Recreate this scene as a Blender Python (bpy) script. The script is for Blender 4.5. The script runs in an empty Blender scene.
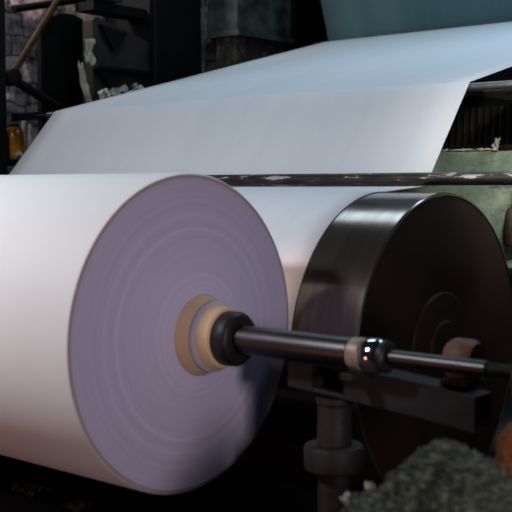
import bpy, bmesh, math, random
from mathutils import Vector, Matrix, noise
random.seed(7)
SC = bpy.context.scene
COL = SC.collection
PI = math.pi

# ------------------------------------------------------------------ camera, world, lights, exposure
yaw, pit, FPX = 0.8757, 0.0639, 1063.0
head = Vector((-math.cos(yaw), math.sin(yaw), 0)); right = Vector((math.sin(yaw), math.cos(yaw), 0))
fwd = head * math.cos(pit) + Vector((0, 0, -math.sin(pit))); up = right.cross(fwd)
cd = bpy.data.cameras.new('camera'); cam = bpy.data.objects.new('camera', cd); COL.objects.link(cam)
M4 = Matrix((right, up, -fwd)).transposed().to_4x4(); M4.translation = Vector((2.768, -2.932, 1.497))
cam.matrix_world = M4
cd.sensor_width = 36; cd.lens = 36 * FPX / 512; cd.clip_start = 0.05
cd.dof.use_dof = True; cd.dof.focus_distance = 5.8; cd.dof.aperture_fstop = 2.9
SC.camera = cam

w = bpy.data.worlds.new('world'); SC.world = w; w.use_nodes = True
w.node_tree.nodes['Background'].inputs[0].default_value = (0.55, 0.7, 1.0, 1)
w.node_tree.nodes['Background'].inputs[1].default_value = 0.010

def area(name, loc, target, size, power, color, size_y=None, spread=None):
    l = bpy.data.lights.new(name, 'AREA'); l.energy = power; l.color = color; l.size = size
    if size_y: l.shape = 'RECTANGLE'; l.size_y = size_y
    if spread: l.spread = spread
    o = bpy.data.objects.new(name, l); COL.objects.link(o); o.location = loc
    o.rotation_euler = (Vector(target) - Vector(loc)).to_track_quat('-Z', 'Y').to_euler()
    return o
area('hall_lamp', (-1.4, -3.35, 4.2), (-1.2, 0.1, 1.0), 0.5, 48.5, (0.91, 0.93, 1.0), spread=math.radians(98))
area('far_skylight', (-2.6, 3.1, 5.8), (-2.6, 3.1, 0.0), 2.0, 44, (0.62, 0.86, 1.0), 1.2)
area('near_skylight', (0.6, 4.2, 5.8), (0.4, 3.6, 0.0), 2.0, 54, (0.56, 0.77, 1.0), 1.2, spread=math.radians(120))
area('floor_bounce_fill', (-0.9, -3.0, 0.25), (-1.2, 0.0, 0.6), 0.6, 7.2, (1.0, 0.36, 0.20))  # unseen low fill, added for the warm bounce off the floor
area('side_lamp', (4.2, -1.75, 1.42), (0.0, 0.0, 1.0), 0.60, 5.5, (1.0, 0.88, 0.97), spread=math.radians(60))
area('beam_fill', (1.2, 0.9, 2.7), (0.4, 2.4, 1.45), 0.4, 5.5, (1.0, 0.97, 0.93), spread=math.radians(60))  # unseen fill, added to brighten the green beam
area('nip_fill', (-0.12, 0.655, 2.7), (-0.08, 0.64, 1.1), 0.10, 0.09, (1.0, 0.44, 0.18), spread=math.radians(14))  # unseen narrow fill, added to warm the gap between roll and drum
area('wall_fill', (-5.6, 2.2, 4.6), (-6.4, 5.0, 3.0), 0.8, 62, (1.0, 0.90, 0.92))  # no window modelled; unseen fill added to brighten the upper stone wall

SC.view_settings.view_transform = 'Standard'; SC.view_settings.look = 'None'
SC.view_settings.exposure = 0.0; SC.view_settings.gamma = 1.0; SC.view_settings.use_curve_mapping = False

# ------------------------------------------------------------------ materials
def lin(c):
    return tuple((v / 255 / 12.92) if v / 255 <= 0.04045 else ((v / 255 + 0.055) / 1.055) ** 2.4 for v in c) + (1,)

class Mat:
    def __init__(s, name, rgb, rough=0.6, metal=0.0, spec=0.5):
        s.m = bpy.data.materials.new(name); s.m.use_nodes = True
        s.t = s.m.node_tree; s.n = s.t.nodes; s.b = s.n['Principled BSDF']
        s.b.inputs['Base Color'].default_value = lin(rgb)
        s.b.inputs['Roughness'].default_value = rough; s.b.inputs['Metallic'].default_value = metal
        s.b.inputs['Specular IOR Level'].default_value = spec
        s.co = s.n.new('ShaderNodeTexCoord').outputs['Object']
    def add(s, kind, **kw):
        n = s.n.new(kind)
        for k, v in kw.items():
            if k in n.inputs: n.inputs[k].default_value = v
            else: setattr(n, k, v)
        return n
    def link(s, a, b): s.t.links.new(a, b)
    def mapped(s, scale=(1, 1, 1), rot=(0, 0, 0)):
        m = s.add('ShaderNodeMapping'); m.inputs['Scale'].default_value = scale; m.inputs['Rotation'].default_value = rot
        s.link(s.co, m.inputs['Vector']); return m.outputs[0]
    def noise(s, scale, detail=4, vec=None, rough=0.55):
        n = s.add('ShaderNodeTexNoise', Scale=scale, Detail=detail, Roughness=rough)
        s.link(vec if vec else s.co, n.inputs['Vector']); return n.outputs['Fac']
    def ramp(s, fac, stops, interp='LINEAR'):
        r = s.add('ShaderNodeValToRGB'); r.color_ramp.interpolation = interp
        e = r.color_ramp.elements
        while len(e) < len(stops): e.new(0.5)
        for el, (p, c) in zip(e, stops): el.position = p; el.color = lin(c)
        s.link(fac, r.inputs['Fac']); return r.outputs['Color']
    def color(s, out): s.link(out, s.b.inputs['Base Color']); return s
    def bump(s, fac, strength=0.3, dist=0.01):
        b = s.add('ShaderNodeBump', Strength=strength, Distance=dist); s.link(fac, b.inputs['Height'])
        s.link(b.outputs[0], s.b.inputs['Normal']); return s
    def mix(s, fac, a, b):
        m = s.add('ShaderNodeMix', data_type='RGBA')
        s.link(fac, m.inputs[0]); s.link(a, m.inputs[6]); s.link(b, m.inputs[7]); return m.outputs[2]

def noisy(name, stops, scale, rough=0.7, metal=0.0, bump=0.3, bscale=None, vecscale=(1, 1, 1), spec=0.5, detail=5):
    m = Mat(name, stops[0][1], rough, metal, spec)
    v = m.mapped(vecscale)
    m.color(m.ramp(m.noise(scale, detail, v), stops))
    if bump: m.bump(m.noise(bscale or scale * 3, 5, v), bump, 0.01)
    return m.m

# paper in the web: faint streaks along the running direction (varying across the width)
mw = Mat('web_paper', (226, 228, 230), 0.55, 0, 0.3)
mw.color(mw.ramp(mw.noise(1.0, 6, mw.mapped((7, 0.12, 0.12)), 0.65), [(0.3, (221, 224, 227)), (0.7, (229, 231, 233))]))
M_WEB = mw.m
mf = Mat('felt_teal', (120, 158, 166), 0.85, 0, 0.2)
mf.color(mf.ramp(mf.noise(1.0, 5, mf.mapped((4, 0.2, 0.2))), [(0.3, (80, 108, 112)), (0.7, (94, 122, 124))]))
M_FELT = mf.m
mr = Mat('roll_paper', (238, 237, 235), 0.6, 0, 0.3)
mr.color(mr.ramp(mr.noise(1.0, 4, mr.mapped((3, 0.6, 0.6))), [(0.3, (236, 235, 233)), (0.7, (241, 240, 238))]))
M_ROLL = mr.m
# wound end of the roll: fine concentric layers
me = Mat('roll_end_paper', (205, 198, 214), 0.75, 0, 0.25)
sep = me.add('ShaderNodeSeparateXYZ'); me.link(me.co, sep.inputs[0])
cmb = me.add('ShaderNodeCombineXYZ'); me.link(sep.outputs[1], cmb.inputs[0]); me.link(sep.outputs[2], cmb.inputs[1])
ln = me.add('ShaderNodeVectorMath', operation='LENGTH'); me.link(cmb.outputs[0], ln.inputs[0])
n1 = me.add('ShaderNodeTexNoise', noise_dimensions='1D', Scale=34.0, Detail=6.0, Roughness=0.7); me.link(ln.outputs['Value'], n1.inputs['W'])
me.color(me.ramp(n1.outputs['Fac'], [(0.25, (205, 196, 224)), (0.45, (214, 204, 230)), (0.60, (217, 208, 232)), (0.78, (232, 225, 240))]))
me.bump(n1.outputs['Fac'], 0.06, 0.01)
M_END = me.m
M_EDGE = Mat('roll_edge_paper', (190, 172, 165), 0.75).m
M_CORE = noisy('core_board', [(0.3, (236, 190, 146)), (0.7, (246, 212, 172))], 6, 0.6, 0, 0.1)
M_CORERING = Mat('core_white_ring', (206, 200, 206), 0.5).m
M_BLACK = noisy('black_iron', [(0.3, (9, 9, 9)), (0.7, (20, 19, 18))], 9, 0.6, 0.0, 0.3, spec=0.2)
M_COLLAR = noisy('collar_rubber', [(0.3, (24, 20, 20)), (0.7, (36, 31, 30))], 20, 0.5, 0, 0.1, spec=0.35)
ms = Mat('shaft_steel', (80, 78, 80), 0.36, 1.0)
ms.color(ms.ramp(ms.noise(1.0, 4, ms.mapped((2, 16, 16))), [(0.35, (66, 63, 64)), (0.7, (92, 88, 90))]))
M_STEEL = ms.m
M_CHROME = Mat('chrome', (225, 226, 230), 0.1, 1.0).m
M_BRASSY = noisy('worn_ring', [(0.3, (120, 95, 70)), (0.7, (186, 170, 152))], 8, 0.45, 0.3, 0.1)
# drum shell: dark turned steel, streaks run round the drum
mdr = Mat('drum_steel', (60, 56, 56), 0.36, 0.85)
mdr.color(mdr.ramp(mdr.noise(1.0, 5, mdr.mapped((26, 1.2, 1.2)), 0.6), [(0.3, (110, 97, 88)), (0.55, (122, 111, 104)), (0.75, (134, 125, 119))]))
mdr.link(mdr.ramp(mdr.noise(1.0, 4, mdr.mapped((40, 1.5, 1.5))), [(0.3, (112, 112, 112)), (0.7, (124, 124, 124))]), mdr.b.inputs['Roughness'])
M_DRUM = mdr.m
M_DRUMFACE = noisy('drum_face_paint', [(0.3, (36, 22, 21)), (0.7, (52, 33, 31))], 3, 0.62, 0, 0.15, spec=0.25)
mp = Mat('pipe_steel', (70, 64, 60), 0.45, 0.5)
fl = mp.noise(1.0, 6, mp.mapped((5, 26, 26)), 0.6)
mp.color(mp.ramp(fl, [(0.36, (34, 30, 27)), (0.54, (66, 58, 52)), (0.59, (86, 76, 68)), (0.61, (196, 188, 184))]))
mp.bump(fl, 0.3, 0.004)
M_PIPE = mp.m
M_ROLLER = noisy('roller_steel', [(0.3, (84, 84, 82)), (0.7, (140, 140, 136))], 6, 0.3, 0.7, 0.1)
M_ARM = noisy('arm_iron', [(0.3, (26, 24, 25)), (0.7, (42, 39, 39))], 7, 0.6, 0.0, 0.3, spec=0.3)
M_POST = noisy('post_iron', [(0.3, (30, 25, 23)), (0.7, (48, 40, 37))], 9, 0.6, 0.0, 0.3, spec=0.3)
M_RUST = noisy('rust_iron', [(0.3, (84, 52, 34)), (0.7, (138, 88, 56))], 9, 0.6, 0.0, 0.4)
M_DKRUST = noisy('dark_rust_iron', [(0.3, (34, 20, 14)), (0.7, (70, 44, 30))], 10, 0.6, 0.0, 0.4)
mg = Mat('green_paint', (120, 138, 118), 0.55)
gA = mg.ramp(mg.noise(6.0, 7, None, 0.65), [(0.30, (98, 118, 100)), (0.52, (136, 156, 134)), (0.70, (180, 192, 168))])
gB = mg.ramp(mg.noise(1.0, 5, mg.mapped((2.5, 2, 9), (0, 0.75, 0)), 0.7), [(0.54, (255, 255, 255)), (0.64, (88, 92, 66))])
gm = mg.add('ShaderNodeMix', data_type='RGBA', blend_type='MULTIPLY'); gm.inputs[0].default_value = 0.75
mg.link(gA, gm.inputs[6]); mg.link(gB, gm.inputs[7]); mg.color(gm.outputs[2]); mg.bump(mg.noise(16, 5), 0.25, 0.01)
M_GREEN = mg.m
M_OLIVE = noisy('olive_paint', [(0.3, (62, 58, 40)), (0.7, (112, 104, 76))], 14, 0.7, 0.0, 0.4)
M_CASING = noisy('casing_paint', [(0.32, (30, 33, 31)), (0.5, (70, 76, 71)), (0.7, (98, 106, 99))], 5, 0.6, 0.0, 0.5, 12)
M_CASEDIRT = noisy('casing_dirt', [(0.35, (42, 38, 32)), (0.55, (78, 72, 62)), (0.75, (130, 122, 104))], 14, 0.8, 0.0, 0.6, 30)
M_CABINET = noisy('cabinet_paint', [(0.3, (26, 25, 23)), (0.7, (52, 48, 43))], 4, 0.6, 0.0, 0.3)
M_FIN = noisy('fin_iron', [(0.3, (34, 32, 28)), (0.7, (58, 54, 48))], 8, 0.6, 0.1, 0.2)
M_LEVER = noisy('lever_brass', [(0.3, (46, 32, 8)), (0.7, (84, 58, 16))], 7, 0.6, 0.0, 0.2, spec=0.2)
M_SCRAP = noisy('scrap_paper', [(0.3, (176, 170, 160)), (0.7, (226, 222, 218))], 12, 0.8, 0, 0.3)
M_SHADED = noisy('shaded_paper', [(0.3, (40, 38, 38)), (0.7, (66, 63, 62))], 12, 0.9, 0, 0.3)  # scrap paper with the shade under the roll put into its colour
M_STRIP = noisy('torn_paper', [(0.3, (150, 138, 116)), (0.7, (206, 196, 178))], 12, 0.8, 0, 0.3)
ma = Mat('amber_plastic', (190, 120, 20), 0.22)
ma.color(ma.ramp(ma.noise(1.0, 4, ma.mapped((16, 16, 5))), [(0.3, (120, 66, 8)), (0.6, (196, 122, 20)), (0.75, (224, 158, 44))]))
ma.b.inputs['Coat Weight'].default_value = 0.5
M_AMBER = ma.m
def heap_mat(name, stops):
    m = Mat(name, stops[0][1], 0.9, 0, 0.2)
    v = m.mapped((1, 1, 2.2))
    f1 = m.noise(44, 8, v, 0.75)
    m.color(m.ramp(f1, stops)); m.bump(f1, 0.9, 0.03); return m.m
M_HEAP = heap_mat('shaggy_grey_fibre', [(0.34, (36, 36, 34)), (0.5, (88, 93, 80)), (0.60, (136, 144, 124)), (0.70, (196, 196, 174))])
M_ORANGE = heap_mat('shaggy_orange_fibre', [(0.34, (70, 40, 22)), (0.5, (150, 90, 52)), (0.68, (204, 138, 88))])
# stone wall: irregular coursed blocks with pale pink patches, more of them towards the top
mst = Mat('stone_wall', (110, 106, 112), 0.9, 0, 0.2)
sx = mst.add('ShaderNodeSeparateXYZ'); mst.link(mst.co, sx.inputs[0])
cx = mst.add('ShaderNodeCombineXYZ'); mst.link(sx.outputs[1], cx.inputs[0]); mst.link(sx.outputs[2], cx.inputs[1])
wob = mst.add('ShaderNodeTexNoise', Scale=2.5, Detail=3.0); mst.link(cx.outputs[0], wob.inputs['Vector'])
vm = mst.add('ShaderNodeVectorMath', operation='MULTIPLY_ADD'); mst.link(wob.outputs['Color'], vm.inputs[0])
vm.inputs[1].default_value = (0.24, 0.24, 0); mst.link(cx.outputs[0], vm.inputs[2])
br = mst.add('ShaderNodeTexBrick', Scale=1.0); mst.link(vm.outputs[0], br.inputs['Vector'])
for k, v in {'Mortar Size': 0.014, 'Mortar Smooth': 0.4, 'Brick Width': 0.34, 'Row Height': 0.25, 'Bias': 0.0}.items(): br.inputs[k].default_value = v
br.inputs['Color1'].default_value = lin((92, 90, 98)); br.inputs['Color2'].default_value = lin((118, 118, 116)); br.inputs['Mortar'].default_value = lin((40, 38, 40))
pl = mst.ramp(mst.noise(2.2, 8, None, 0.65), [(0.52, (0, 0, 0)), (0.60, (255, 255, 255))])
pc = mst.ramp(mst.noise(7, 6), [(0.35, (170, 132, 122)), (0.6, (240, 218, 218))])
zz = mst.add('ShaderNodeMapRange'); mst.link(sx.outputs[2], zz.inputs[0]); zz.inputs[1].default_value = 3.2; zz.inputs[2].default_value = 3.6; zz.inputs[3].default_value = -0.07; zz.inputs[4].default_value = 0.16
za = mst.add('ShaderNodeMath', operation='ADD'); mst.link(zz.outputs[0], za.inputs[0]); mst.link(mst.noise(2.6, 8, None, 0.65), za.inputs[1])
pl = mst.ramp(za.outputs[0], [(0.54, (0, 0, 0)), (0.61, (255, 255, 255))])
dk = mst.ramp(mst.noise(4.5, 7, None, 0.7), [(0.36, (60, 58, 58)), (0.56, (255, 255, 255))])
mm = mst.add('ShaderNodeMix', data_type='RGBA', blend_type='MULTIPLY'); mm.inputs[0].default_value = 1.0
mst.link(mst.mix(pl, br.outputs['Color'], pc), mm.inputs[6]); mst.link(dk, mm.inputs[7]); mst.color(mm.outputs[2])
mst.bump(br.outputs['Fac'], -0.6, 0.03)
M_STONE = mst.m
M_WALL = noisy('sooty_plaster', [(0.3, (24, 24, 26)), (0.7, (44, 43, 44))], 3, 0.9)
M_FLOOR = noisy('dirty_concrete', [(0.3, (22, 22, 24)), (0.6, (34, 33, 34)), (0.8, (60, 58, 58))], 5, 0.85, 0, 0.4)

# ------------------------------------------------------------------ mesh helpers
def finish(name, bm, mat, parent=None, smooth=True, angle=35):
    bmesh.ops.recalc_face_normals(bm, faces=bm.faces)
    me_ = bpy.data.meshes.new(name); bm.to_mesh(me_); bm.free()
    if smooth:
        for p in me_.polygons: p.use_smooth = True
        me_.set_sharp_from_angle(angle=math.radians(angle))
    me_.materials.append(mat)
    o = bpy.data.objects.new(name, me_); COL.objects.link(o)
    if parent: o.parent = parent
    return o
def tag(o, label, cat, group=None, kind=None):
    o['label'] = label; o['category'] = cat
    if group: o['group'] = group
    if kind: o['kind'] = kind
    return o
def thing(name, loc, label, cat, group=None):
    o = bpy.data.objects.new(name, None); COL.objects.link(o); o.location = loc; o.empty_display_size = 0.1
    return tag(o, label, cat, group)
def struct(name, bm, mat, label):
    o = finish(name, bm, mat, smooth=False); o['kind'] = 'structure'; o['label'] = label; o['category'] = name.split('_')[0]; return o

def lathe(bm, prof, axis='X', org=(0, 0, 0), seg=96, close=True):
    """prof = [(position along the axis, radius)]; caps both ends when close"""
    org = Vector(org); rings = []
    for a, r in prof:
        ring = []
        for i in range(seg):
            t = 2 * PI * i / seg; c, s = r * math.cos(t), r * math.sin(t)
            v = {'X': (a, c, s), 'Y': (c, a, s), 'Z': (c, s, a)}[axis]
            ring.append(bm.verts.new(org + Vector(v)))
        rings.append(ring)
    for k in range(len(rings) - 1):
        for i in range(seg):
            j = (i + 1) % seg
            bm.faces.new((rings[k][i], rings[k][j], rings[k + 1][j], rings[k + 1][i]))
    if close: bm.faces.new(rings[0]); bm.faces.new(rings[-1])
    else:
        for i in range(seg):
            j = (i + 1) % seg
            bm.faces.new((rings[-1][i], rings[-1][j], rings[0][j], rings[0][i]))
    return bm
def box(bm, lo, hi, bevel=0.0):
    vs = [bm.verts.new((x, y, z)) for x in (lo[0], hi[0]) for y in (lo[1], hi[1]) for z in (lo[2], hi[2])]
    fs = [(0, 1, 3, 2), (4, 6, 7, 5), (0, 4, 5, 1), (2, 3, 7, 6), (0, 2, 6, 4), (1, 5, 7, 3)]
    faces = [bm.faces.new([vs[i] for i in f]) for f in fs]
    if bevel:
        es = set(e for f in faces for e in f.edges)
        bmesh.ops.bevel(bm, geom=list(es), offset=bevel, segments=2, affect='EDGES', profile=0.6)
    return bm
def prism(bm, pts, d0, d1, axis):
    """polygon in the plane across `axis`, extruded from d0 to d1"""
    def P(p, d): return {'X': (d, p[0], p[1]), 'Y': (p[0], d, p[1]), 'Z': (p[0], p[1], d)}[axis]
    a = [bm.verts.new(P(p, d0)) for p in pts]; b = [bm.verts.new(P(p, d1)) for p in pts]
    bm.faces.new(a); bm.faces.new(b[::-1]); n = len(pts)
    for i in range(n): bm.faces.new((a[i], a[(i + 1) % n], b[(i + 1) % n], b[i]))
    return bm
def tube(bm, p0, p1, r, seg=20, r1=None):
    p0, p1 = Vector(p0), Vector(p1); d = (p1 - p0); q = d.to_track_quat('Z', 'Y'); L = d.length
    n0 = len(bm.verts); bm.verts.ensure_lookup_table()
    lathe(bm, [(0, r), (L, r1 or r)], 'Z', (0, 0, 0), seg)
    bm.verts.ensure_lookup_table()
    for v in bm.verts[n0:]: v.co = q @ v.co + p0
    return bm
B = bmesh.new
def frac(p, s, amp, seed=0):
    return noise.fractal(Vector(p) * s + Vector((seed, seed * 1.7, 0)), 0.8, 2.2, 6) * amp

# ------------------------------------------------------------------ the hall
b = B(); box(b, (-6.8, -5.0, -0.2), (6.0, 8.8, 0.0)); struct('floor', b, M_FLOOR, 'dark dirty mill floor under the machine')
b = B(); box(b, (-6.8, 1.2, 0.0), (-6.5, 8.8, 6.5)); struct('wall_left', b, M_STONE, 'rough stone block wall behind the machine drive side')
b = B(); box(b, (-6.5, 8.5, 0.0), (6.0, 8.8, 6.5)); struct('wall_back', b, M_WALL, 'dark sooty back wall of the mill hall')

HZ = 0.943
# ------------------------------------------------------------------ paper roll on its shaft
RR, XL = 0.612, -3.40
roll = thing('paper_roll', (0, 0, HZ), 'large white paper roll being wound, lilac grey end with fine rings', 'paper roll')
b = B(); lathe(b, [(XL, 0.16), (XL, RR), (-0.012, RR), (-0.002, RR - 0.006), (-0.004, RR - 0.02), (-0.004, 0.16)], 'X', seg=192, close=False); finish('wound_paper', b, M_ROLL, roll)
dish = [(0.06 * (1 - (r - 0.155) / (RR - 0.167)) ** 1.6, r) for r in [0.155 + (RR - 0.175) * k / 14 for k in range(15)]]
b = B(); lathe(b, dish + [(-0.0035, RR - 0.0205), (-0.0035, 0.155)], 'X', seg=192, close=False); o = finish('roll_end', b, M_END, roll); o['label'] = 'lilac grey end of wound layers'
b = B(); lathe(b, [(-0.0035, RR - 0.0195), (0.001, RR - 0.0195), (0.0, RR - 0.010), (-0.0018, RR - 0.0065), (-0.0035, RR - 0.010)], 'X', seg=192, close=False); o = finish('edge_ring', b, M_EDGE, roll); o['label'] = 'tan outermost layers of the roll end'
b = B(); lathe(b, [(XL - 0.05, 0.06), (XL - 0.05, 0.1535), (0.066, 0.1535), (0.078, 0.147), (0.102, 0.139), (0.109, 0.136), (0.109, 0.06)], 'X', seg=96, close=False); o = finish('core', b, M_CORE, roll); o['label'] = 'orange brown cardboard core'
b = B(); lathe(b, [(0.1095, 0.06), (0.1095, 0.134), (0.118, 0.136), (0.132, 0.132), (0.138, 0.126), (0.138, 0.06)], 'X', seg=96, close=False); o = finish('core_ring', b, M_CORERING, roll); o['label'] = 'pale grey ring round the core'
b = B(); lathe(b, [(0.1385, 0.06), (0.1385, 0.126), (0.15, 0.122), (0.178, 0.110), (0.184, 0.10), (0.184, 0.06)], 'X', seg=96, close=False); o = finish('core_plug', b, M_CORE, roll); o['label'] = 'tapered orange plug in the core'

shaft = thing('winding_shaft', (0, 0, HZ), 'long steel winding shaft running through the core of the white paper roll', 'shaft')
b = B(); lathe(b, [(XL - 0.3, 0.053), (0.745, 0.053)], 'X', seg=48); finish('shaft_body', b, M_STEEL, shaft)
b = B(); lathe(b, [(0.1845, 0.054), (0.1845, 0.096), (0.192, 0.101), (0.236, 0.101), (0.250, 0.092), (0.256, 0.078), (0.256, 0.054)], 'X', seg=64, close=False); o = finish('collar', b, M_COLLAR, shaft); o['label'] = 'black round collar'
b = B(); lathe(b, [(0.7455, 0.050), (0.752, 0.055), (0.792, 0.056), (0.800, 0.050)], 'X', seg=48); o = finish('bearing_ring', b, M_BRASSY, shaft); o['label'] = 'worn cream brown ring'
b = B(); lathe(b, [(0.8005, 0.046), (0.808, 0.055), (0.820, 0.058), (0.856, 0.058), (0.866, 0.053)], 'X', seg=48); o = finish('chrome_collar', b, M_CHROME, shaft); o['label'] = 'shiny chrome collar'
b = B(); lathe(b, [(0.8665, 0.048), (0.870, 0.054), (0.886, 0.054), (0.894, 0.044)], 'X', seg=48); o = finish('seal_ring', b, M_COLLAR, shaft); o['label'] = 'black seal ring'
b = B(); lathe(b, [(0.8945, 0.026), (1.245, 0.026), (1.250, 0.022)], 'X', seg=32); o = finish('spindle', b, M_STEEL, shaft); o['label'] = 'thin steel spindle'
b = B(); lathe(b, [(1.2505, 0.020), (1.398, 0.020)], 'X', seg=32); o = finish('spindle_end', b, M_BLACK, shaft); o['label'] = 'black end of the spindle'  # spindle carries on in black up to the coupling

# ------------------------------------------------------------------ reel drum behind the roll
DY, DZ, DR = 1.325, 0.765, 0.711
drum = thing('reel_drum', (0, DY, DZ), 'big dark steel reel drum with bare shiny rim beside the white paper roll', 'drum')
b = B(); lathe(b, [(XL - 0.2, 0.30), (XL - 0.2, DR), (0.336, DR), (0.342, DR - 0.005), (0.342, DR - 0.012), (0.318, DR - 0.014), (0.318, 0.30)], 'X', seg=224, close=False); finish('shell', b, M_DRUM, drum, angle=25)
b = B(); lathe(b, [(0.28, 0.10), (0.28, DR - 0.016), (0.338, DR - 0.016), (0.340, DR - 0.03), (0.330, 0.31), (0.324, 0.29), (0.324, 0.10)], 'X', seg=160, close=False); o = finish('end_plate', b, M_DRUMFACE, drum); o['label'] = 'dark brown end plate'
b = B(); lathe(b, [(0.3245, 0.05), (0.3245, 0.26), (0.336, 0.25), (0.340, 0.13), (0.352, 0.12), (0.352, 0.05)], 'X', seg=96, close=False); finish('hub', b, M_DRUMFACE, drum)
b = B(); lathe(b, [(0.30, 0.048), (0.40, 0.048), (0.406, 0.042)], 'X', seg=48); finish('journal', b, M_BLACK, drum)

# ------------------------------------------------------------------ the paper web
def arc(cy, cz, r, a0, a1, n): return [(cy + r * math.cos(math.radians(a0 + (a1 - a0) * i / n)), cz + r * math.sin(math.radians(a0 + (a1 - a0) * i / n))) for i in range(n + 1)]
path = [(5.56, 2.2), (5.54, 2.5), (5.52, 2.8), (5.512, 2.895), (5.503, 2.907), (5.490, 2.909)]
n = 14
for i in range(1, n): path.append((5.49 + (2.172 - 5.49) * i / n, 2.907 + (2.062 - 2.907) * i / n))
path += [(2.172, 2.062), (2.160, 2.058), (2.150, 2.050)]
for i in range(1, 6): path.append((2.150 + (1.735 - 2.150) * i / 6, 2.050 + (1.530 - 2.050) * i / 6))
path += [(1.735, 1.530), (1.718, 1.511), (1.70, 1.505)]
path += [(1.55, 1.495)] + arc(DY, DZ, DR + 0.0035, 88, 179, 60)
N_ACROSS = 24
b = B(); rows = []
WXL, WXR = XL, 0.0
for (y, z) in path:
    row = []
    for i in range(N_ACROSS + 1):
        x = WXL + (WXR - WXL) * i / N_ACROSS
        if 1.6 < y < 2.15: x -= 0.07 * (1 - i / N_ACROSS) * min(1, (2.15 - y) / 0.42)
        elif y <= 1.6 and z > 1.45: x -= 0.07 * (1 - i / N_ACROSS) * max(0, min(1, (y - 1.3) / 0.3))
        row.append(b.verts.new((x, y, z)))
    rows.append(row)
for r0, r1 in zip(rows, rows[1:]):
    for i in range(N_ACROSS): b.faces.new((r0[i], r0[i + 1], r1[i + 1], r1[i]))
web = finish('paper_web', b, M_WEB, angle=60)
so = web.modifiers.new('thickness', 'SOLIDIFY'); so.thickness = 0.0015; so.offset = 0
tag(web, 'wide continuous white paper web sloping over guide rollers down onto the dark drum', 'paper web')

fp = [(4.70, 6.2), (4.84, 5.4), (5.00, 4.7), (5.15, 4.1), (5.29, 3.7), (5.42, 3.35), (5.53, 3.05), (5.62, 2.75), (5.70, 2.3), (5.74, 1.6)]
b = B(); rows = [[b.verts.new((XL + (0.9 - XL) * i / 16, y, z)) for i in range(17)] for y, z in fp]
for r0, r1 in zip(rows, rows[1:]):
    for i in range(16): b.faces.new((r0[i], r0[i + 1], r1[i + 1], r1[i]))
felt = finish('dryer_felt', b, M_FELT, angle=60)
so = felt.modifiers.new('thickness', 'SOLIDIFY'); so.thickness = 0.006; so.offset = 0
tag(felt, 'dark teal dryer felt hanging behind the far edge of the white paper web', 'felt')

# guide rollers the web bends round
def roller(name, y, z, r, x0, x1, mat, label, cat):
    t = thing(name, (0, y, z), label, cat)
    b = B(); lathe(b, [(x0, r - 0.003), (x0 + 0.004, r), (x1 - 0.004, r), (x1, r - 0.003)], 'X', seg=40); finish('barrel', b, mat, t)
    for x, d in ((x0, -1), (x1, 1)):
        b = B(); lathe(b, sorted([(x + d * 0.0005, r * 0.5), (x + d * 0.12, r * 0.5)]), 'X', seg=24); finish('journal', b, M_BLACK, t)
    return t
roller('guide_roller', 2.172, 2.032, 0.022, XL - 0.1, 1.3, M_ROLLER, 'thin steel guide roller under the front ridge of the paper web', 'roller')
roller('guide_roller', 5.480, 2.879, 0.024, XL - 0.1, 1.8, M_ROLLER, 'far guide roller under the upper edge of the sloping paper web', 'roller')
roller('spreader_pipe', 1.70, 1.542, 0.0325, XL - 0.3, 1.7, M_PIPE, 'dark horizontal pipe with flaking white paint above the drum', 'pipe')

# ------------------------------------------------------------------ support arm, post, bearing, coupling
arm = thing('shaft_support', (0.9, 0.115, 0.82), 'dark iron arm with a rectangular slot just under the steel shaft', 'arm')
b = B()
def arm_pt(s, t):   # s along the arm (0..1), t from bottom to top
    x = 0.42 + (1.174 - 0.42) * s; z = 0.838 + (0.788 - 0.838) * s - 0.03 * max(0, s - 0.7)
    h = 0.056 + 0.004 * s
    return (x - 0.9, z + (2 * t - 1) * h - 0.82)
ss = [0, 0.115, 0.30, 0.62, 1.0]
y0, y1 = 0.06 - 0.115, 0.17 - 0.115
def block(s0, s1, t0, t1):
    prism(b, [arm_pt(s0, t0), arm_pt(s1, t0), arm_pt(s1, t1), arm_pt(s0, t1)], y0, y1, 'Y')
block(0, 0.147, 0, 1); block(0.147, 0.33, 0, 0.14); block(0.147, 0.33, 0.87, 1); block(0.33, 0.7, 0, 1); block(0.7, 1, 0, 1)
bmesh.ops.remove_doubles(b, verts=b.verts, dist=0.0005)
o = finish('arm_beam', b, M_ARM, arm, smooth=False)
bv = o.modifiers.new('edges', 'BEVEL'); bv.width = 0.004; bv.segments = 2
b = B(); prism(b, [(-0.38, -0.03), (-0.22, -0.035), (-0.22, 0.045), (-0.38, 0.055)], 0.035, 0.054, 'Y'); o = finish('slot_plate', b, M_BLACK, arm, smooth=False); o.parent = arm
b = B(); box(b, (-0.175, -0.16, 0.035), (-0.125, -0.056, 0.060), 0.004); finish('saddle', b, M_ARM, arm, smooth=False)

post = thing('support_post', (0.59, 0.115, 0), 'dark round iron post with a wide flange standing under the slotted arm', 'post')
b = B(); lathe(b, [(0.586, 0.052), (0.588, 0.062), (0.65, 0.062), (0.658, 0.060), (0.73, 0.060), (0.738, 0.066), (0.758, 0.066)], 'Z', seg=48); finish('upper_column', b, M_POST, post)
b = B(); lathe(b, [(0.495, 0.098), (0.502, 0.106), (0.572, 0.110), (0.585, 0.102)], 'Z', seg=64); finish('flange', b, M_POST, post)
b = B(); lathe(b, [(0.06, 0.058), (0.4945, 0.058)], 'Z', seg=48); finish('lower_column', b, M_POST, post)
b = B(); lathe(b, [(0.0, 0.15), (0.05, 0.15), (0.0595, 0.14)], 'Z', seg=64); finish('base_plate', b, M_POST, post)

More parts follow.
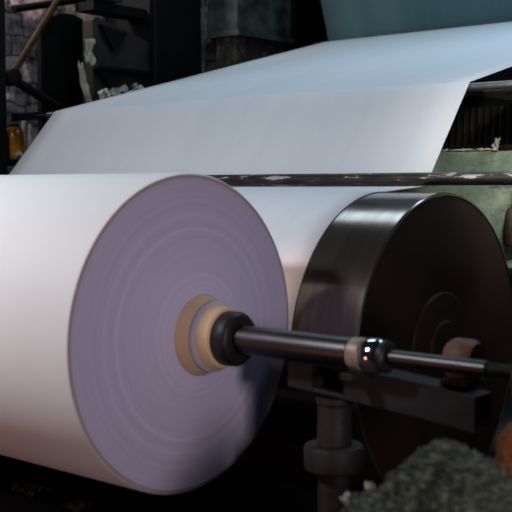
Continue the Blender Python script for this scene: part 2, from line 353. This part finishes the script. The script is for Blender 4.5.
house = thing('bearing_housing', (1.075, 0.115, 0.858), 'rusty brown rounded bearing housing behind the thin shaft end', 'bearing')
b = B(); lathe(b, [(-0.052, 0.04), (-0.05, 0.060), (-0.03, 0.072), (0.03, 0.072), (0.05, 0.060), (0.052, 0.04)], 'X', (0, 0.05, 0.074), 48); finish('housing_body', b, M_RUST, house)
b = B(); box(b, (-0.05, -0.02, -0.003), (0.05, 0.10, 0.015), 0.006); finish('foot', b, M_DKRUST, house, smooth=False)

coup = thing('shaft_coupling', (1.40, 0, HZ), 'dark brown coupling disc at the right edge on the shaft line', 'coupling')
b = B(); lathe(b, [(0, 0.06), (0, 0.155), (0.012, 0.168), (0.075, 0.168), (0.088, 0.155), (0.088, 0.10), (0.12, 0.09), (0.12, 0.06)], 'X', seg=96, close=True); finish('disc', b, M_DKRUST, coup)

# ------------------------------------------------------------------ fibre heaps at lower right
def heap(name, blobs, mat, seed, amp, label, cat, voxel=0.008):
    b = B()
    for (c, r) in blobs:
        m = Matrix.Translation(c) @ Matrix.Diagonal((*r, 1))
        bmesh.ops.create_icosphere(b, subdivisions=4, radius=1, matrix=m)
    me_ = bpy.data.meshes.new('tmp'); b.to_mesh(me_); b.free()
    tmp = bpy.data.objects.new('tmp', me_); COL.objects.link(tmp)
    rm = tmp.modifiers.new('r', 'REMESH'); rm.mode = 'VOXEL'; rm.voxel_size = voxel
    dg = bpy.context.evaluated_depsgraph_get(); dg.update()
    m2 = bpy.data.meshes.new_from_object(tmp.evaluated_get(dg))
    bpy.data.objects.remove(tmp)
    b = B(); b.from_mesh(m2); b.normal_update()
    offs = [(v, v.normal.copy(), frac(v.co, 7, amp, seed) + frac(v.co, 28, amp * 0.6, seed + 3) + frac(v.co, 75, amp * 0.3, seed + 6)) for v in b.verts]
    for v, nn, d in offs:
        v.co += nn * d
        if v.co.z < 0.002: v.co.z = 0.002
    o = finish(name, b, mat, angle=80); return tag(o, label, cat)
heap('fibre_heap', [((1.36, -0.45, 0.45), (0.17, 0.15, 0.38)), ((1.18, -0.53, 0.36), (0.15, 0.13, 0.31)), ((1.27, -0.48, 0.43), (0.12, 0.12, 0.33)), ((1.47, -0.50, 0.46), (0.17, 0.13, 0.36)), ((1.30, -0.42, 0.66), (0.09, 0.08, 0.13)), ((1.30, -0.50, 0.10), (0.40, 0.28, 0.14))],
     M_HEAP, 2, 0.020, 'shaggy grey green heap of waste fibre in the lower right corner', 'heap')
heap('fibre_bundle', [((1.45, -0.165, 0.48), (0.115, 0.090, 0.38)), ((1.48, -0.11, 0.18), (0.14, 0.10, 0.20))],
     M_ORANGE, 5, 0.015, 'orange brown shaggy fibre bundle behind the grey heap at right edge', 'bundle')

def scrap(loc, size, seed, mat, label, name='paper_scrap', cat='scrap', group=None, rot=(0, 0, 0)):
    b = B(); bmesh.ops.create_grid(b, x_segments=9, y_segments=9, size=0.5)
    for v in b.verts:
        p = v.co.copy()
        v.co.x *= size[0] * (1 + 0.35 * noise.noise(Vector((p.y * 4, seed, 0)))); v.co.y *= size[1] * (1 + 0.35 * noise.noise(Vector((p.x * 4, seed + 9, 0))))
        v.co.z = size[2] * (noise.noise(p * 3.2 + Vector((seed, 0, 0))) + 0.6 * noise.noise(p * 7 + Vector((0, seed, 0))))
    o = finish(name, b, mat, angle=50); o.location = loc; o.rotation_euler = rot
    s_ = o.modifiers.new('t', 'SOLIDIFY'); s_.thickness = 0.003; s_.offset = 0
    return tag(o, label, cat, group)
scrap((1.112, -0.552, 0.638), (0.03, 0.03, 0.02), 1, M_STRIP, 'tan crumpled scrap at the left tip of the grey heap', rot=(0.6, 0.5, 0))
scrap((1.165, -0.52, 0.678), (0.028, 0.022, 0.012), 4, M_STRIP, 'pale scrap lying on the left slope of the grey heap', rot=(0.5, 0.2, 0.7))

# ------------------------------------------------------------------ green machine frame at right, finned box behind it
gb = thing('machine_crossbeam', (0, 2.4, 0), 'pale green painted machine beam behind the dark drum at right', 'beam')
b = B(); box(b, (-3.3, 0, 1.06), (1.9, 0.22, 1.70), 0.012); finish('beam_body', b, M_GREEN, gb, smooth=False)
b = B(); box(b, (-3.3, -0.03, 1.02), (1.9, 0.24, 1.058), 0.006); o = finish('bottom_flange', b, M_BLACK, gb, smooth=False)
for x in (-2.2, 1.2):
    b = B(); box(b, (x, 0.03, 0.0), (x + 0.3, 0.2, 1.018), 0.006); finish('leg', b, M_BLACK, gb, smooth=False)
fb = thing('finned_box', (0, 2.75, 1.70), 'black ribbed box in the dark gap above the green beam', 'box')
b = B(); box(b, (-3.2, 0.0, 0.0), (1.6, 0.35, 0.34), 0.01); finish('box_body', b, M_BLACK, fb, smooth=False)
b = B()
for k in range(70):
    x = -1.6 + k * 0.045
    prism(b, [(-0.04, 0.05), (0.0, 0.02), (0.0, 0.27), (-0.03, 0.27)], x, x + 0.014, 'X')
finish('fins', b, M_FIN, fb, smooth=False)
b = B(); box(b, (-2.0, -0.06, 0.002), (1.6, -0.042, 0.045), 0.004); finish('front_lip', b, M_CABINET, fb, smooth=False)
rail = B(); box(rail, (0.03, 2.25, 1.985), (1.5, 2.62, 2.035), 0.006); tag(finish('side_rail', rail, M_OLIVE, smooth=False), 'olive brown rail just behind the guide roller at right edge', 'rail')
rp = B(); box(rp, (1.0, 2.40, 1.702), (1.12, 2.60, 1.984)); tag(finish('rail_bracket', rp, M_BLACK, smooth=False), 'black bracket carrying the olive rail above the green beam', 'bracket')
scrap((0.03, 2.405, 1.735), (0.035, 0.07, 0.03), 11, M_STRIP, 'torn paper strip standing on the green beam edge', name='paper_strip', rot=(1.4, 0.2, 0))
for k, (x, sz) in enumerate(((-0.33, 0.10), (-0.20, 0.13), (-0.05, 0.11))):
    scrap((x, 2.43, 1.710), (sz, 0.04, 0.012), 20 + k, M_STRIP, ('wrinkled paper shred on the green beam, nearest the white web', 'wrinkled paper shred in the middle of the green beam edge', 'wrinkled paper shred on the green beam below the torn strip')[k], name='paper_shred')
hk = thing('hanging_weight', (0.175, 2.34, 1.18), 'dark rounded iron weight hanging in front of the green beam at right edge', 'weight')
b = B(); lathe(b, [(0.0, 0.02), (0.012, 0.04), (0.05, 0.048), (0.17, 0.048), (0.205, 0.036), (0.22, 0.012)], 'Z', seg=32); finish('weight_body', b, M_DKRUST, hk)
b = B(); tube(b, (0, 0, 0.2205), (0, 0, 0.34), 0.006); finish('hook_rod', b, M_BLACK, hk)

# ------------------------------------------------------------------ drive-side machine frame in the dark background
lp = B(); box(lp, (-4.9, 2.50, 0), (-4.76, 2.755, 4.2), 0.01); tag(finish('frame_post', lp, M_BLACK, smooth=False), 'black vertical frame post along the left edge of the picture', 'post')
lev = thing('control_lever', (-4.8, 2.84, 2.45), 'long yellow brown lever slanting up in front of the stone wall', 'lever')
b = B(); tube(b, (0, 0.03, 0.06), (0, 0.66, 0.92), 0.030); finish('lever_bar', b, M_LEVER, lev)
b = B(); lathe(b, [(-0.05, 0.05), (-0.04, 0.075), (0.05, 0.075), (0.06, 0.05)], 'X', seg=32); finish('pivot', b, M_BLACK, lev)
b = B(); tube(b, (0.02, 0.05, -0.04), (0.02, 0.48, -0.22), 0.04); finish('strut', b, M_BLACK, lev)
hb = B(); prism(hb, [(2.775, 2.065), (3.34, 2.13), (3.34, 2.19), (2.775, 2.135)], -4.72, -4.64, 'X'); tag(finish('frame_bar', hb, M_BLACK, smooth=False), 'black horizontal frame bar above the amber canister', 'bar')
sh = B(); box(sh, (-4.97, 2.775, 1.69), (-4.6, 3.10, 1.738), 0.005); tag(finish('shelf', sh, M_BLACK, smooth=False), 'black iron shelf under the amber canister', 'shelf')
can = thing('canister', (-4.82, 2.875, 1.7385), 'amber plastic canister beside the left end of the paper web', 'canister')
b = B(); lathe(b, [(0, 0.06), (0.012, 0.075), (0.06, 0.082), (0.20, 0.082), (0.25, 0.078), (0.285, 0.055), (0.29, 0.04)], 'Z', seg=40); finish('canister_body', b, M_AMBER, can)
b = B(); lathe(b, [(0.2905, 0.045), (0.312, 0.045), (0.316, 0.038)], 'Z', seg=32); finish('cap', b, M_BLACK, can)
for k, (y, z0, z1) in enumerate(((2.995, 1.739, 2.09), (3.065, 1.739, 2.06))):
    b = B(); lathe(b, [(0, 0.016), (z1 - z0, 0.016)], 'Z', seg=20); o = finish('conduit', b, M_SCRAP); o.location = (-4.84, y, z0)
    tag(o, ('pale upright pipe right next to the amber canister', 'second pale upright pipe from the amber canister')[k], 'pipe')
scrap((-4.67, 2.82, 1.775), (0.10, 0.10, 0.05), 31, M_SCRAP, 'white crumpled paper at the foot of the amber canister')

gc = thing('gear_casing', (-5.05, 3.655, 0), 'black round-topped gear casing in front of the stone wall', 'casing')
pts = [(-0.33, 0.0), (0.33, 0.0)] + [(0.33 * math.cos(t), 2.86 + 0.26 * math.sin(t)) for t in [PI * i / 20 for i in range(21)]]
b = B(); prism(b, pts, -0.01, 0.05, 'X'); finish('casing_body', b, M_BLACK, gc, angle=30)
b = B(); prism(b, [(0.8 * y, 0.15 + 0.9 * z) for y, z in pts], 0.0505, 0.07, 'X'); finish('cover', b, M_BLACK, gc, angle=30)

cab = thing('drive_cabinet', (-4.7, 3.82, 0), 'dark brown drive cabinet with triangular gussets behind the sloping web', 'cabinet')
b = B(); prism(b, [(-0.36, 0), (0.33, 0), (0.33, 2.86), (0.02, 2.94), (-0.32, 3.02), (-0.36, 2.98)], 0.12, 0.25, 'X'); finish('cabinet_body', b, M_CABINET, cab, smooth=False)
b = B(); box(b, (0.2505, -0.36, 2.55), (0.33, 0.33, 2.585), 0.004); finish('ledge', b, M_BLACK, cab, smooth=False)
b = B(); prism(b, [(-0.30, 2.95), (0.02, 2.90), (-0.14, 2.73)], 0.2505, 0.30, 'X'); finish('gusset', b, M_BLACK, cab, smooth=False)
b = B(); prism(b, [(-0.355, 2.549), (-0.06, 2.549), (-0.14, 2.36)], 0.2505, 0.30, 'X'); finish('gusset', b, M_BLACK, cab, smooth=False)

scrap((-4.40, 3.38, 2.69), (0.11, 0.22, 0.03), 41, M_STRIP, 'torn paper rag hanging between black casing and brown cabinet', name='torn_paper', rot=(PI / 2, 0, PI / 2 + 0.1))
scrap((-4.38, 3.30, 2.40), (0.07, 0.36, 0.02), 44, M_STRIP, 'long thin torn paper strip hanging below the rag', name='torn_paper', rot=(PI / 2 - 0.05, -0.25, PI / 2))
for k, (y, z, s_) in enumerate(((3.50, 2.31, 0.10), (3.63, 2.325, 0.10), (3.76, 2.345, 0.11), (3.90, 2.37, 0.12))):
    scrap((-4.34, y, z + 0.02), (s_, s_, 0.07), 50 + k, M_SCRAP, ('crumpled white paper on the cabinet, farthest left of the wad', 'crumpled white paper second from left against the cabinet', 'crumpled white paper third from left against the cabinet', 'largest crumpled paper at the right end of the wad')[k], group='paper wad against the cabinet', rot=(0.5, 0.9, 0.3 * k))
st = B(); box(st, (-4.445, 3.40, 2.20), (-4.25, 4.08, 2.255)); tag(finish('scrap_tray', st, M_BLACK, smooth=False), 'black ledge under the crumpled paper at the cabinet', 'ledge')

tb = B(); box(tb, (-4.75, 3.52, 3.09), (-4.5, 4.16, 3.17)); tag(finish('overhead_beam', tb, M_BLACK, smooth=False), 'black overhead beam across the pale wall patches above the cabinet', 'beam')
jb = B(); box(jb, (-4.6, 3.52, 3.175), (-4.42, 3.80, 3.5), 0.006); tag(finish('junction_box', jb, M_CABINET, smooth=False), 'dark grey box standing on the overhead beam', 'box')
db = B(); tube(db, (-5.3, 3.25, 3.14), (-5.3, 4.32, 3.40), 0.035); tag(finish('overhead_pipe', db, M_BLACK), 'black overhead pipe crossing the wall above the round casing', 'pipe')
cp = B(); tube(cp, (-4.33, 4.120, 0), (-4.33, 4.120, 4.2), 0.02); tag(finish('upright_pipe', cp, M_BLACK), 'thin black upright pipe left of the wide black column', 'pipe')
c1 = B(); box(c1, (-4.9, 4.17, 0), (-4.45, 4.882, 4.4), 0.01); tag(finish('frame_column', c1, M_BLACK, smooth=False), 'wide black frame column left of the grey green iron casing', 'column')
c2 = B(); box(c2, (-4.6, 5.785, 0), (-4.0, 6.42, 4.6), 0.01); tag(finish('frame_column', c2, M_BLACK, smooth=False), 'black frame column left of the hanging paper', 'column')

cas = thing('iron_casing', (-4.0, 4.9, 0), 'grey green cast iron casing with a ledge behind the paper slope', 'casing')
b = B(); box(b, (-0.385, 0, 3.021), (0, 0.84, 3.9), 0.006); finish('upper_casing', b, M_CASING, cas, smooth=False)
b = B(); box(b, (-0.40, -0.015, 2.965), (0.035, 0.86, 3.020), 0.006); finish('ledge', b, M_CASING, cas, smooth=False)
b = B(); box(b, (-0.30, 0.03, 0.0), (-0.04, 0.80, 2.9645), 0.006); finish('lower_casing', b, M_CASEDIRT, cas, smooth=False)
cq = B(); tube(cq, (-4.44, 4.90, 0), (-4.44, 4.90, 4.2), 0.014); tag(finish('conduit', cq, M_CASING), 'thin grey upright conduit at the left side of the iron casing', 'pipe')

# litter on the dark floor under the roll
scrap((-1.35, 0.29, 0.03), (0.16, 0.12, 0.04), 61, M_SHADED, 'shade-darkened crumpled paper scrap on the dark floor below the roll, farther left')
scrap((-0.97, 0.26, 0.03), (0.14, 0.10, 0.04), 63, M_SHADED, 'shade-darkened crumpled paper scrap on the dark floor below the roll, nearer the drum')
